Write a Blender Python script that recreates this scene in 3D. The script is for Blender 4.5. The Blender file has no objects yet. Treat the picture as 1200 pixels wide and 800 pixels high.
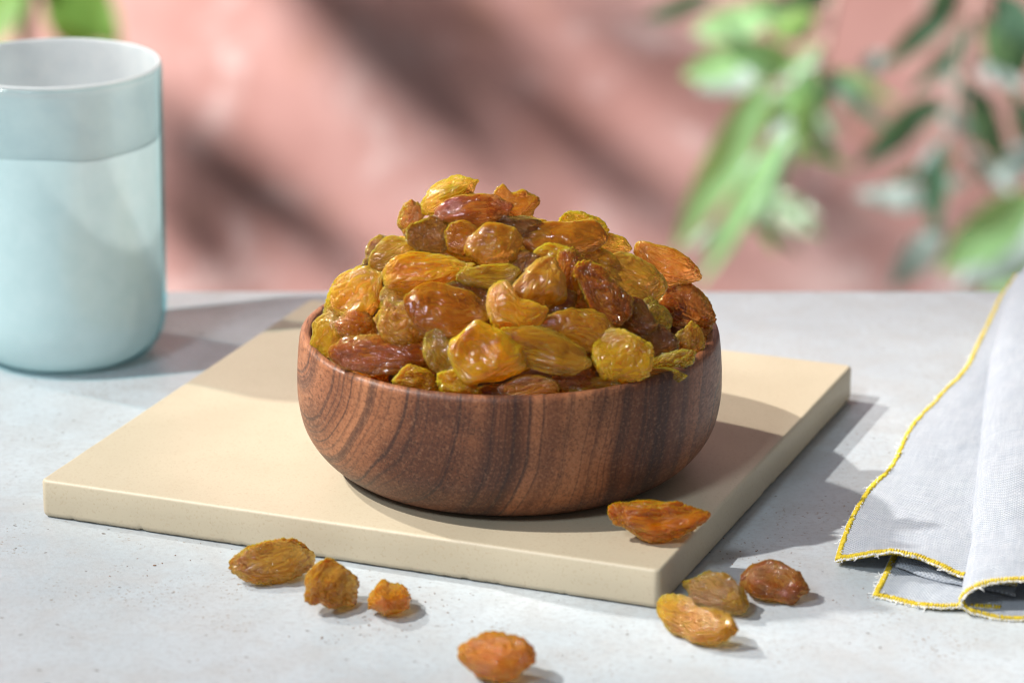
import bpy, bmesh, math, random
import numpy as np
from mathutils import Vector, Matrix

S = 0.01                     # everything below is written in centimetres
scene = bpy.context.scene
col = scene.collection
R = math.radians

# ------------------------------------------------------------------ camera
FPX, TH, CAM = 4010.9, 0.3189, np.array([0.056, -76.53, 29.21])
cam_d = bpy.data.cameras.new('camera')
cam = bpy.data.objects.new('camera', cam_d)
col.objects.link(cam)
cam.location = Vector(CAM * S)
cam.rotation_euler = (math.pi / 2 - TH, 0, 0)
cam_d.sensor_width = 36.0
cam_d.lens = FPX / 1200 * 36.0
cam_d.clip_start = 0.02
cam_d.clip_end = 50
cam_d.dof.use_dof = True
cam_d.dof.focus_distance = 0.795
cam_d.dof.aperture_fstop = 12.5
scene.camera = cam

# ------------------------------------------------------------------ view, world
scene.view_settings.view_transform = 'Standard'
scene.view_settings.look = 'None'
scene.view_settings.exposure = 0.0
scene.view_settings.gamma = 1.0
scene.cycles.use_denoising = True
scene.cycles.filter_width = 1.15
scene.cycles.max_bounces = 14
scene.cycles.transmission_bounces = 10
scene.cycles.volume_bounces = 0
scene.cycles.sample_clamp_indirect = 6.0
scene.cycles.caustics_refractive = True
world = bpy.data.worlds.new('World')
scene.world = world
world.use_nodes = True
bg = world.node_tree.nodes['Background']
bg.inputs[0].default_value = (0.92, 0.94, 1.0, 1)
bg.inputs[1].default_value = 0.19

# ------------------------------------------------------------------ lamps
def aim(o, target):
    d = Vector(target) - o.location
    o.rotation_euler = d.to_track_quat('-Z', 'Y').to_euler()

def spot(name, loc, target, power, color, angle, radius, blend=0.3):
    l = bpy.data.lights.new(name, 'SPOT')
    l.energy, l.color, l.spot_size, l.spot_blend, l.shadow_soft_size = power, color, R(angle), blend, radius
    o = bpy.data.objects.new(name, l)
    col.objects.link(o)
    o.location = loc
    aim(o, target)
    return o

def softbox(name, loc, target, power, color, sx, sy):
    l = bpy.data.lights.new(name, 'AREA')
    l.shape = 'RECTANGLE'
    l.size, l.size_y, l.energy, l.color = sx, sy, power, color
    o = bpy.data.objects.new(name, l)
    col.objects.link(o)
    o.location = loc
    aim(o, target)
    return o

def from_dir(az, el, dist):
    # az = compass direction the light travels TO, measured from +x towards +y
    return Vector((-math.cos(R(az)) * math.cos(R(el)) * dist, -math.sin(R(az)) * math.cos(R(el)) * dist, math.sin(R(el)) * dist))

spot('key_lamp', from_dir(14, 49, 3.0), (0.02, 0, 0.03), 430, (1.0, 0.97, 0.93), 16, 0.03)
spot('back_lamp', from_dir(-30, 40, 3.0) + Vector((.05, .01, 0)), (0.055, 0.015, 0.03), 400, (1.0, 0.96, 0.90), 6.0, 0.05, .5)
softbox('softbox', (-0.9, -1.5, 1.5), (0, 0, 0), 21, (0.80, 0.90, 1.0), 0.36, 0.30)
WY = 215.0                   # where the wall stands
WL = np.array([-185, 90, 125.0])
spot('wall_lamp', WL * S, Vector(np.array([-17, WY, -40]) * S), 1150, (1.0, 0.965, 0.955), 92, 0.085, 1.0)

# ------------------------------------------------------------------ projection helpers (cm)
def ray(px, py):
    X, Y = (px - 600) / FPX, -(py - 400) / FPX
    c, s = math.cos(TH), math.sin(TH)
    return np.array([X, c + Y * s, -s + Y * c])

def at_z(px, py, z=0.0):
    d = ray(px, py)
    return CAM + d * ((z - CAM[2]) / d[2])

def at_y(px, py, y):
    d = ray(px, py)
    return CAM + d * ((y - CAM[1]) / d[1])

CAMR = np.array([1.0, 0, 0])
CAMU = np.array([0, math.sin(TH), math.cos(TH)])
CAMB = np.array([0, -math.cos(TH), math.sin(TH)])    # from the scene to the camera

# ------------------------------------------------------------------ vectorised gradient noise
_rs = np.random.RandomState(7)
_perm = np.concatenate([_rs.permutation(256)] * 3)
_g = _rs.normal(size=(256, 3))
_g /= np.linalg.norm(_g, axis=1)[:, None]

def pn(P, seed=0):
    P = P + np.array([seed * 17.13, seed * 7.71, seed * 3.37])
    i = np.floor(P).astype(int)
    f = P - i
    u = f * f * f * (f * (f * 6 - 15) + 10)
    i &= 255
    out = 0
    for dx in (0, 1):
        wx = u[:, 0] if dx else 1 - u[:, 0]
        for dy in (0, 1):
            wy = u[:, 1] if dy else 1 - u[:, 1]
            for dz in (0, 1):
                wz = u[:, 2] if dz else 1 - u[:, 2]
                h = _perm[_perm[_perm[(i[:, 0] + dx) & 255] + ((i[:, 1] + dy) & 255)] + ((i[:, 2] + dz) & 255)]
                out = out + wx * wy * wz * (_g[h] * (f - np.array([dx, dy, dz]))).sum(1)
    return out * 1.5

# ------------------------------------------------------------------ mesh / object helpers
def make_mesh(name, V, F, smooth=True, uv=None):
    me = bpy.data.meshes.new(name)
    V = np.asarray(V, dtype=float) * S
    me.from_pydata(V.tolist(), [], F if isinstance(F, list) else F.tolist())
    if smooth:
        me.polygons.foreach_set('use_smooth', [True] * len(me.polygons))
    if uv is not None:
        l = me.uv_layers.new(name='UVMap')
        idx = np.zeros(len(me.loops), dtype=np.int32)
        me.loops.foreach_get('vertex_index', idx)
        l.data.foreach_set('uv', np.asarray(uv, dtype=np.float32)[idx].ravel())
    me.update()
    return me

def link(name, me, mat=None, parent=None, loc=None):
    o = bpy.data.objects.new(name, me)
    col.objects.link(o)
    if mat is not None and not me.materials:
        me.materials.append(mat)
    if loc is not None:
        o.location = Vector(np.asarray(loc) * S)
    if parent is not None:
        o.parent = parent
    return o

def tag(o, label=None, cat=None, group=None, kind=None):
    for k, v in (('label', label), ('category', cat), ('group', group), ('kind', kind)):
        if v:
            o[k] = v
    return o

def empty(name, loc=(0, 0, 0)):
    o = bpy.data.objects.new(name, None)
    o.empty_display_size = 0.02
    col.objects.link(o)
    o.location = Vector(np.asarray(loc, dtype=float) * S)
    return o

def lathe(profile, n=128, center=(0, 0)):
    """closed profile loop of (r, z); points with r = 0 become poles."""
    V, F, rings = [], [], []
    for r, z in profile:
        if r <= 1e-6:
            rings.append([len(V)])
            V.append((center[0], center[1], z))
        else:
            rings.append(list(range(len(V), len(V) + n)))
            for k in range(n):
                a = 2 * math.pi * k / n
                V.append((center[0] + r * math.cos(a), center[1] + r * math.sin(a), z))
    for a, b in zip(rings[:-1], rings[1:]):
        for k in range(n):
            k2 = (k + 1) % n
            if len(a) == 1 and len(b) == 1:
                continue
            if len(a) == 1:
                F.append((a[0], b[k2], b[k]))
            elif len(b) == 1:
                F.append((a[k], a[k2], b[0]))
            else:
                F.append((a[k], a[k2], b[k2], b[k]))
    return V, F

def smooth_profile(pts, n=8):
    """Catmull-Rom through (r, z) points."""
    P = [np.array(p, float) for p in pts]
    P = [2 * P[0] - P[1]] + P + [2 * P[-1] - P[-2]]
    out = []
    for i in range(1, len(P) - 2):
        for k in range(n):
            out.append(cr(P[i - 1], P[i], P[i + 1], P[i + 2], k / n))
    out.append(P[-2])
    return out

def cr(a, b, c, d, t):
    return 0.5 * ((2 * b) + (c - a) * t + (2 * a - 5 * b + 4 * c - d) * t * t + (3 * b - 3 * c + d - a) * t ** 3)

def tube(path, rad, n=6):
    """round tube along a path of 3-D points, radius scalar or per point."""
    P = np.asarray(path, float)
    m = len(P)
    rad = np.full(m, rad) if np.isscalar(rad) else np.asarray(rad, float)
    T = np.gradient(P, axis=0)
    T /= np.linalg.norm(T, axis=1)[:, None] + 1e-9
    ref = np.array([0, 0, 1.0]) if abs(T[0][2]) < .9 else np.array([1.0, 0, 0])
    V, F = [], []
    for i in range(m):
        a = np.cross(T[i], ref); a /= np.linalg.norm(a) + 1e-9
        b = np.cross(T[i], a)
        for k in range(n):
            t = 2 * math.pi * k / n
            V.append(P[i] + rad[i] * (math.cos(t) * a + math.sin(t) * b))
    for i in range(m - 1):
        for k in range(n):
            k2 = (k + 1) % n
            F.append((i * n + k, i * n + k2, (i + 1) * n + k2, (i + 1) * n + k))
    F.append(tuple(range(n - 1, -1, -1)))
    F.append(tuple((m - 1) * n + k for k in range(n)))
    return V, F

def join(parts):
    V, F = [], []
    for v, f in parts:
        o = len(V)
        V.extend([tuple(p) for p in v])
        F.extend([tuple(i + o for i in q) for q in f])
    return V, F

# ------------------------------------------------------------------ material helper
class MatB:
    def __init__(self, name):
        self.m = bpy.data.materials.new(name)
        self.m.use_nodes = True
        self.nt = self.m.node_tree
        self.nt.nodes.clear()
        self.out = self.nt.nodes.new('ShaderNodeOutputMaterial')
    def n(self, t, ins=None, **kw):
        nd = self.nt.nodes.new(t)
        for k, v in kw.items():
            setattr(nd, k, v)
        for k, v in (ins or {}).items():
            self.set(nd, k, v)
        return nd
    def set(self, nd, k, v):
        if isinstance(v, bpy.types.NodeSocket):
            self.nt.links.new(v, nd.inputs[k])
        elif isinstance(v, tuple) and len(v) == 3 and nd.inputs[k].type == 'RGBA':
            nd.inputs[k].default_value = (*v, 1)
        else:
            nd.inputs[k].default_value = v
    def coord(self, scale=(100, 100, 100), loc=(0, 0, 0), kind='Object'):
        tc = self.n('ShaderNodeTexCoord')
        mp = self.n('ShaderNodeMapping', {'Vector': tc.outputs[kind], 'Scale': scale, 'Location': loc})
        return mp.outputs[0]
    def noise(self, vec, scale, detail=3, rough=.55, dist=0, dims='3D'):
        nd = self.n('ShaderNodeTexNoise', noise_dimensions=dims)
        if dims == '1D':
            self.set(nd, 'W', vec)
        else:
            self.set(nd, 'Vector', vec)
        for k, v in (('Scale', scale), ('Detail', detail), ('Roughness', rough), ('Distortion', dist)):
            self.set(nd, k, v)
        return nd.outputs['Fac']
    def math(self, op, a, b=None, c=None, clamp=False):
        nd = self.n('ShaderNodeMath', operation=op, use_clamp=clamp)
        for i, v in enumerate((a, b, c)):
            if v is not None:
                self.set(nd, i, v)
        return nd.outputs[0]
    def ramp(self, fac, stops, interp='LINEAR'):
        nd = self.n('ShaderNodeValToRGB', {'Fac': fac})
        cr_ = nd.color_ramp
        cr_.interpolation = interp
        while len(cr_.elements) < len(stops):
            cr_.elements.new(0.5)
        for e, (p, c) in zip(cr_.elements, stops):
            e.position = p
            e.color = (*c, 1) if isinstance(c, tuple) else (c, c, c, 1)
        return nd.outputs[0]
    def mix(self, fac, a, b, blend='MIX'):
        nd = self.n('ShaderNodeMix', data_type='RGBA', blend_type=blend)
        for i, v in ((0, fac), (6, a), (7, b)):
            if isinstance(v, bpy.types.NodeSocket):
                self.nt.links.new(v, nd.inputs[i])
            elif i == 0:
                nd.inputs[0].default_value = v
            else:
                nd.inputs[i].default_value = (*v, 1)
        return nd.outputs[2]
    def bump(self, height, strength, dist=0.001, normal=None):
        nd = self.n('ShaderNodeBump', {'Height': height, 'Strength': strength, 'Distance': dist})
        if normal is not None:
            self.set(nd, 'Normal', normal)
        return nd.outputs[0]
    def principled(self, **kw):
        nd = self.n('ShaderNodeBsdfPrincipled')
        for k, v in kw.items():
            self.set(nd, k.replace('_', ' '), v)
        return nd
    def surf(self, sh):
        self.nt.links.new(sh, self.out.inputs['Surface'])
        return self.m

# ------------------------------------------------------------------ materials
def mat_table():
    b = MatB('plaster_grey')
    v = b.coord()
    big = b.noise(v, .13, 4, .6, .6)
    mid = b.noise(v, .7, 5, .65, .4)
    fine = b.noise(v, 6, 4, .7)
    c = b.ramp(big, [(.30, (.40, .44, .465)), (.52, (.48, .525, .55)), (.75, (.57, .61, .63))])
    c = b.mix(b.ramp(mid, [(.35, .60), (.58, 0.0)]), c, (.42, .42, .415))
    c = b.mix(b.ramp(fine, [(.36, .50), (.52, 0.0)]), c, (.36, .37, .38))
    # sparse brown specks gathered in faint smudges
    sp = b.noise(v, 9, 2, .6)
    smudge = b.noise(v, .42, 3, .6, .3)
    k = b.math('MULTIPLY', b.ramp(sp, [(.61, 0.0), (.67, 1.0)]), b.ramp(smudge, [(.52, 0.0), (.64, .9)]))
    c = b.mix(k, c, (.24, .18, .13))
    sp2 = b.noise(v, 4.2, 1, .5)
    c = b.mix(b.ramp(sp2, [(.74, 0.0), (.765, .8)]), c, (.15, .13, .12))
    h = b.math('ADD', b.math('MULTIPLY', fine, .6), mid)
    p = b.principled(Base_Color=c, Roughness=b.ramp(mid, [(.3, .52), (.7, .40)]), Normal=b.bump(h, .35, .0006))
    return b.surf(p.outputs[0])

def mat_board():
    b = MatB('cream_stone')
    v = b.coord()
    n1 = b.noise(v, .35, 3, .5)
    n2 = b.noise(v, 14, 3, .6)
    n3 = b.noise(v, 1.1, 5, .7, 1.2)
    c = b.ramp(n1, [(.3, (.50, .425, .30)), (.7, (.55, .47, .335))])
    c = b.mix(b.ramp(n2, [(.32, .55), (.44, 0.0)]), c, (.44, .34, .22))
    c = b.mix(b.ramp(n3, [(.56, 0.0), (.74, .35)]), c, (.47, .385, .26))
    p = b.principled(Base_Color=c, Roughness=.48, Normal=b.bump(n2, .12, .0004))
    return b.surf(p.outputs[0])

def mat_wood():
    b = MatB('acacia_wood')
    v = b.coord()
    warp = b.noise(v, .22, 2, .45)
    warp2 = b.noise(v, 1.3, 2, .5)
    sep = b.n('ShaderNodeSeparateXYZ', {'Vector': v})
    dx = b.math('ADD', sep.outputs[0], 5.3)
    dz = b.math('MULTIPLY', b.math('ADD', sep.outputs[2], -3.3), 1.0)
    dy = b.math('MULTIPLY', sep.outputs[1], .30)
    r = b.math('SQRT', b.math('ADD', b.math('ADD', b.math('MULTIPLY', dx, dx), b.math('MULTIPLY', dz, dz)), b.math('MULTIPLY', dy, dy)))
    r = b.math('ADD', r, b.math('MULTIPLY', b.math('ADD', warp, -.5), 1.3))
    r = b.math('ADD', r, b.math('MULTIPLY', b.math('ADD', warp2, -.5), .06))
    band = b.noise(r, .62, 2, .5, dims='1D')
    lines = b.noise(r, 1.15, 4, .62, dims='1D')
    blotch = b.noise(v, .42, 2, .5, .4)
    c = b.ramp(band, [(.32, (.060, .022, .012)), (.44, (.165, .058, .027)), (.56, (.30, .112, .048)), (.72, (.41, .168, .075))])
    c = b.mix(b.ramp(blotch, [(.38, .48), (.52, 0.0)]), c, (.060, .026, .018))
    ln = b.math('ABSOLUTE', b.math('ADD', lines, -.5))
    c = b.mix(b.ramp(ln, [(0.0, .80), (.012, .40), (.05, 0.0)]), c, (.030, .017, .015))
    # grain fibres running front to back: streaks on the flanks, dots on the end grain
    fv = b.n('ShaderNodeMapping', {'Vector': v, 'Scale': (1, .10, 1)}).outputs[0]
    fib = b.noise(fv, 14, 4, .7)
    pore = b.noise(fv, 30, 2, .6)
    c = b.mix(b.ramp(fib, [(.36, .55), (.50, 0.0), (.70, 0.0)]), c, (.075, .030, .020))
    c = b.mix(b.ramp(fib, [(.52, 0.0), (.72, .40)]), c, (.44, .22, .12))
    pk = b.math('MULTIPLY', b.ramp(pore, [(.36, 1.0), (.43, 0.0)]), b.ramp(blotch, [(.40, .9), (.68, .25)]))
    c = b.mix(b.math('MULTIPLY', pk, .9), c, (.025, .012, .009))
    h = b.math('SUBTRACT', b.math('MULTIPLY', fib, .25), b.math('MULTIPLY', pk, .6))
    p = b.principled(Base_Color=c, Roughness=b.ramp(fib, [(.3, .5), (.7, .36)]), Normal=b.bump(h, .35, .0004))
    b.set(p, 'Specular IOR Level', .28)
    return b.surf(p.outputs[0])

def mat_raisin():
    b = MatB('raisin_flesh')
    v = b.coord()
    oi = b.n('ShaderNodeObjectInfo')
    base = oi.outputs['Color']
    rv = b.math('MULTIPLY', oi.outputs['Random'], 40)
    off = b.n('ShaderNodeCombineXYZ', {'X': rv, 'Y': rv, 'Z': rv}).outputs[0]
    vv = b.n('ShaderNodeVectorMath', {0: v, 1: off}, operation='ADD').outputs[0]
    n1 = b.noise(vv, 1.6, 4, .6, .8)
    n2 = b.noise(vv, 8, 3, .6, .5)
    dark = b.mix(1.0, base, (.50, .34, .22), 'MULTIPLY')
    lite = b.mix(.30, base, (1.0, .62, .12))
    c = b.mix(b.ramp(n1, [(.32, .6), (.46, 0.0)]), base, dark)
    c = b.mix(b.ramp(n1, [(.52, 0.0), (.72, .8)]), c, lite)
    c = b.mix(b.ramp(n2, [(.60, 0.0), (.75, .35)]), c, lite)
    c = b.mix(b.ramp(n2, [(.27, .7), (.36, 0.0)]), c, dark)
    nrm = b.bump(b.math('ADD', n2, b.math('MULTIPLY', b.noise(vv, 22, 2, .5), .35)), .16, .0007)
    p = b.principled(Base_Color=c, Roughness=.30, IOR=1.47, Normal=nrm)
    b.set(p, 'Subsurface Weight', 1.0)
    b.set(p, 'Subsurface Radius', (1.0, .66, .14))
    b.set(p, 'Subsurface Scale', .0042)
    b.set(p, 'Specular IOR Level', .0)
    tint = b.mix(.70, c, (1.0, .86, .30))
    ab = b.mix(.55, base, (1.0, .70, .03))
    va = b.n('ShaderNodeVolumeAbsorption', {'Color': ab, 'Density': 130.0})
    b.nt.links.new(va.outputs[0], b.out.inputs['Volume'])
    g = b.principled(Base_Color=tint, Roughness=.05, IOR=1.56, Normal=nrm)
    b.set(g, 'Transmission Weight', 1.0)
    mx = b.n('ShaderNodeMixShader', {0: .70, 1: p.outputs[0], 2: g.outputs[0]})
    return b.surf(mx.outputs[0])

def mat_glass():
    b = MatB('clear_aqua_glass')
    n1 = b.noise(b.coord(), 14, 3, .6)
    t = b.n('ShaderNodeBsdfTransparent', {'Color': (.97, 1.0, 1.0)})
    g = b.n('ShaderNodeBsdfGlossy', {'Color': (1.0, 1.0, 1.0), 'Roughness': .16, 'Normal': b.bump(n1, .10, .0003)})
    mx = b.n('ShaderNodeMixShader', {0: .045, 1: t.outputs[0], 2: g.outputs[0]})
    va = b.n('ShaderNodeVolumeAbsorption', {'Color': (.25, .80, .87), 'Density': 95.0})
    b.nt.links.new(va.outputs[0], b.out.inputs['Volume'])
    return b.surf(mx.outputs[0])

def mat_frost(name, c1, c2, trans):
    b = MatB(name)
    v = b.coord()
    n1 = b.noise(v, 1.6, 5, .65, .4)
    n2 = b.noise(v, 18, 3, .6)
    c = b.ramp(n1, [(.35, c1), (.65, c2)])
    p = b.principled(Base_Color=c, Roughness=.5, Normal=b.bump(n2, .2, .0003))
    tr = b.n('ShaderNodeBsdfTranslucent', {'Color': c})
    mx = b.n('ShaderNodeMixShader', {0: trans, 1: p.outputs[0], 2: tr.outputs[0]})
    return b.surf(mx.outputs[0])

def mat_linen(name='linen_grey', tint=(.42, .46, .52)):
    b = MatB(name)
    v = b.coord((1, 1, 1), kind='UV')
    wob = b.noise(v, 3, 3, .6)
    sep = b.n('ShaderNodeSeparateXYZ', {'Vector': v})
    u_ = b.math('ADD', sep.outputs[0], b.math('MULTIPLY', wob, .035))
    v_ = b.math('ADD', sep.outputs[1], b.math('MULTIPLY', wob, .03))
    k = 2 * math.pi / .105
    su = b.math('SINE', b.math('MULTIPLY', u_, k))
    sv = b.math('SINE', b.math('MULTIPLY', v_, k))
    weave = b.math('MULTIPLY', b.math('ADD', b.math('MULTIPLY', su, sv), 1.0), .5)
    slub_u = b.noise(b.n('ShaderNodeMapping', {'Vector': v, 'Scale': (1.2, 11, 1)}).outputs[0], 1, 3, .6)
    slub_v = b.noise(b.n('ShaderNodeMapping', {'Vector': v, 'Scale': (11, 1.2, 1)}).outputs[0], 1, 3, .6)
    slub = b.math('MULTIPLY', b.math('ADD', slub_u, slub_v), .5)
    c = b.mix(b.ramp(slub, [(.36, 0.0), (.64, 1.0)]), tint, (.57, .60, .64))
    c = b.mix(b.math('MULTIPLY', b.ramp(weave, [(0.0, 1.0), (.55, 0.0)]), .80), c, (.22, .24, .28))
    h = b.math('ADD', weave, b.math('MULTIPLY', slub, .8))
    p = b.principled(Base_Color=c, Roughness=.85, Normal=b.bump(h, .6, .0004))
    b.set(p, 'Sheen Weight', .25)
    b.set(p, 'Specular IOR Level', .2)
    tr = b.n('ShaderNodeBsdfTranslucent', {'Color': c})
    mx = b.n('ShaderNodeMixShader', {0: .12, 1: p.outputs[0], 2: tr.outputs[0]})
    return b.surf(mx.outputs[0])

def mat_thread(name, c1, c2):
    b = MatB(name)
    v = b.coord()
    n = b.noise(v, 7, 3, .6)
    c = b.ramp(n, [(.35, c1), (.65, c2)])
    p = b.principled(Base_Color=c, Roughness=.8, Normal=b.bump(b.noise(v, 40, 2, .5), .5, .0003))
    b.set(p, 'Specular IOR Level', .25)
    return b.surf(p.outputs[0])

def mat_wall():
    b = MatB('terracotta_plaster')
    v = b.coord()
    n1 = b.noise(v, .045, 4, .6, .8)
    n2 = b.noise(v, .14, 5, .62, .5)
    c = b.ramp(n1, [(.30, (.37, .18, .152)), (.50, (.45, .245, .215)), (.68, (.55, .37, .34))])
    c = b.mix(b.ramp(n2, [(.56, 0.0), (.72, .7)]), c, (.70, .56, .53))
    c = b.mix(b.ramp(n2, [(.28, .6), (.42, 0.0)]), c, (.40, .20, .14))
    p = b.principled(Base_Color=c, Roughness=.9, Normal=b.bump(n2, .4, .004))
    return b.surf(p.outputs[0])

def mat_leaf(name, top, under):
    b = MatB(name)
    v = b.coord()
    n = b.noise(v, 1.2, 3, .6)
    geo = b.n('ShaderNodeNewGeometry')
    c = b.mix(geo.outputs['Backfacing'], top, under)
    c = b.mix(b.ramp(n, [(.4, .35), (.62, 0.0)]), c, tuple(x * .6 for x in top))
    p = b.principled(Base_Color=c, Roughness=.55)
    b.set(p, 'Specular IOR Level', .25)
    tr = b.n('ShaderNodeBsdfTranslucent', {'Color': (min(1, top[0] * 2.6), min(1, top[1] * 2.3), top[2] * 1.5)})
    mx = b.n('ShaderNodeMixShader', {0: .35, 1: p.outputs[0], 2: tr.outputs[0]})
    return b.surf(mx.outputs[0])

def mat_plain(name, c, rough=.7):
    b = MatB(name)
    n = b.noise(b.coord(), 2, 3, .6)
    cc = b.ramp(n, [(.3, tuple(x * .75 for x in c)), (.7, c)])
    return b.surf(b.principled(Base_Color=cc, Roughness=rough).outputs[0])

M_TABLE, M_BOARD, M_WOOD, M_RAISIN = mat_table(), mat_board(), mat_wood(), mat_raisin()
M_GLASS, M_FROST, M_LINEN, M_WALL = mat_glass(), mat_frost('frosted_coat', (.90, .92, .92), (.96, .96, .96), .5), mat_linen(), mat_wall()
M_BAND = mat_frost('thin_frost', (.74, .77, .78), (.80, .82, .82), .55)
M_YELLOW = mat_thread('yellow_thread', (.60, .42, .015), (.78, .60, .06))
M_WHITE = mat_thread('white_thread', (.72, .72, .70), (.86, .86, .85))
M_OLIVE = mat_leaf('olive_leaf', (.07, .155, .10), (.48, .57, .55))
M_LIGHTLEAF = mat_leaf('pale_leaf', (.22, .42, .19), (.52, .64, .52))  # lighter, yellower green than the other olive leaves
M_BROAD = mat_leaf('broad_leaf', (.09, .19, .035), (.20, .32, .10))
M_CRUMB = mat_plain('crumb_brown', (.26, .13, .06), .8)
M_TWIG = mat_plain('twig_bark', (.56, .40, .33))

# ================================================================== SETTING
def box_bevel(x0, x1, y0, y1, z0, z1, r=.25, seg=4):
    bm = bmesh.new()
    bmesh.ops.create_cube(bm, size=1)
    for v in bm.verts:
        v.co = Vector(((x0 + x1) / 2 + v.co.x * (x1 - x0), (y0 + y1) / 2 + v.co.y * (y1 - y0), (z0 + z1) / 2 + v.co.z * (z1 - z0)))
    bmesh.ops.bevel(bm, geom=bm.edges[:], offset=r, segments=seg, affect='EDGES', profile=.5)
    V = [tuple(v.co) for v in bm.verts]
    F = [tuple(v.index for v in f.verts) for f in bm.faces]
    bm.free()
    return V, F

V, F = box_bevel(-75, 75, -70, 16.6, -3.0, 0.0, .18)
tag(link('table', make_mesh('table', V, F, smooth=False), M_TABLE), 'pale grey mottled plaster table top under everything', 'table', kind='structure')
V, F = box_bevel(-260, 260, WY, WY + 8, -110, 200, .3, 1)
tag(link('wall', make_mesh('wall', V, F, smooth=False), M_WALL), 'blurred terracotta pink plaster wall dappled with leaf shade', 'wall')

# ================================================================== BOARD
TB = .95           # top of the board
def make_board():
    q_yaw, w, d = R(21.58), 15.4, 15.1
    FR = np.array([3.294, -6.915])
    e1 = np.array([-math.cos(q_yaw), math.sin(q_yaw)])
    e2 = np.array([math.sin(q_yaw), math.cos(q_yaw)])
    c0 = FR + e1 * w / 2 + e2 * d / 2
    # perimeter of a rounded rectangle, finely sampled
    rad = .16
    per = []
    hx, hy = w / 2, d / 2
    corners = [(hx - rad, hy - rad, 0), (-hx + rad, hy - rad, 90), (-hx + rad, -hy + rad, 180), (hx - rad, -hy + rad, 270)]
    pts = []
    for cx, cy, a0 in corners:
        for k in range(9):
            a = R(a0 + k * 90 / 8)
            pts.append((cx + rad * math.cos(a), cy + rad * math.sin(a), math.cos(a), math.sin(a)))
    fine = []
    for i in range(len(pts)):
        a, b_ = pts[i], pts[(i + 1) % len(pts)]
        L = math.hypot(b_[0] - a[0], b_[1] - a[1])
        k = max(1, int(L / .09))
        for j in range(k):
            t = j / k
            fine.append(tuple(a[m] * (1 - t) + b_[m] * t for m in range(4)))
    P = np.array(fine)
    n = len(P)
    P3 = np.c_[P[:, 0], P[:, 1], np.zeros(n)]
    n1 = pn(P3 * 1.7, 3); n2 = pn(P3 * 6, 4); n3 = pn(P3 * 2.2, 5)
    chip = np.clip(n2 - .30, 0, 1) * .07 + np.clip(n1 - .35, 0, 1) * .05
    def ring(off, z):
        off = np.asarray(off) * np.ones(n)
        if off.min() > rad:          # inside the corner radius: a plain inset rectangle
            return np.c_[np.clip(P[:, 0], -hx + off, hx - off), np.clip(P[:, 1], -hy + off, hy - off), np.ones(n) * z]
        return np.c_[P[:, 0] - P[:, 2] * off, P[:, 1] - P[:, 3] * off, np.ones(n) * z]
    bev = .075 + .012 * n3
    rings = [ring(.35, .035), ring(.06 + chip, .03 + .02 * np.abs(n2)), ring(.012 + chip * .3, .085 + chip * .9 + .01 * n2), ring(0.002 * n1, .16 + chip), ring(.003 * n3, .5),
             ring(0, TB - .075 - .012 * n3), ring(bev * .30, TB - .030), ring(bev * .8, TB - .004), ring(bev * 1.25, TB), ring(.6, TB)]
    V = np.concatenate(rings)
    V2 = V.copy()
    V2[:, 0] = c0[0] - V[:, 0] * e1[0] + V[:, 1] * e2[0]
    V2[:, 1] = c0[1] - V[:, 0] * e1[1] + V[:, 1] * e2[1]
    F = []
    for i in range(len(rings) - 1):
        for k in range(n):
            k2 = (k + 1) % n
            F.append((i * n + k, i * n + k2, (i + 1) * n + k2, (i + 1) * n + k))
    F.append(tuple(range(n - 1, -1, -1)))
    F.append(tuple((len(rings) - 1) * n + k for k in range(n)))
    me = make_mesh('serving_board', V2, F, smooth=True)
    for poly in me.polygons:
        if len(poly.vertices) > 4 or abs(poly.normal.z) > .98:
            poly.use_smooth = False
    o = link('serving_board', me, M_BOARD)
    tag(o, 'square cream stone serving board lying askew under the wooden bowl', 'board')
make_board()

# ================================================================== BOWL
ZR = TB + 3.31     # rim height
def make_bowl():
    outer = [(3.5, 0.0), (3.70, .03), (4.08, .20), (4.52, .58), (4.84, 1.10), (4.98, 1.72), (5.0, 2.3), (4.97, 2.9), (4.93, 3.28)]
    rim = [(4.90, 3.39), (4.84, 3.44), (4.77, 3.45), (4.70, 3.43), (4.65, 3.37)]
    inner = [(4.62, 3.2), (4.60, 2.4), (4.52, 1.7), (4.25, 1.1), (3.7, .75), (2.5, .6)]
    prof = [(0, .02), (3.2, .02)] + smooth_profile(outer, 6) + smooth_profile(rim, 3) + smooth_profile(inner, 5) + [(0, .58)]
    V, F = lathe(prof, 192)
    # hand-turned: a touch out of round
    V = np.array(V)
    a = np.arctan2(V[:, 1], V[:, 0])
    k = 1 + .0035 * np.sin(2 * a + .6) + .002 * np.sin(5 * a)
    V[:, 0] *= k; V[:, 1] *= k
    V[:, 2] *= 3.31 / 3.45
    V[:, 2] += .02 * np.sin(2 * a + 1.9) * (V[:, 2] / 3.45)
    o = link('wooden_bowl', make_mesh('wooden_bowl', V, F), M_WOOD, loc=(0, 0, TB + .004))
    tag(o, 'round dark brown wooden bowl with swirling grain heaped with raisins', 'bowl')
make_bowl()

# ================================================================== RAISINS
def ico(sub):
    bm = bmesh.new()
    bmesh.ops.create_icosphere(bm, subdivisions=sub, radius=1)
    V = np.array([v.co[:] for v in bm.verts])
    F = [tuple(v.index for v in f.verts) for f in bm.faces]
    bm.free()
    return V, F
ICO6, ICO5 = ico(6), ico(5)

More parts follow.
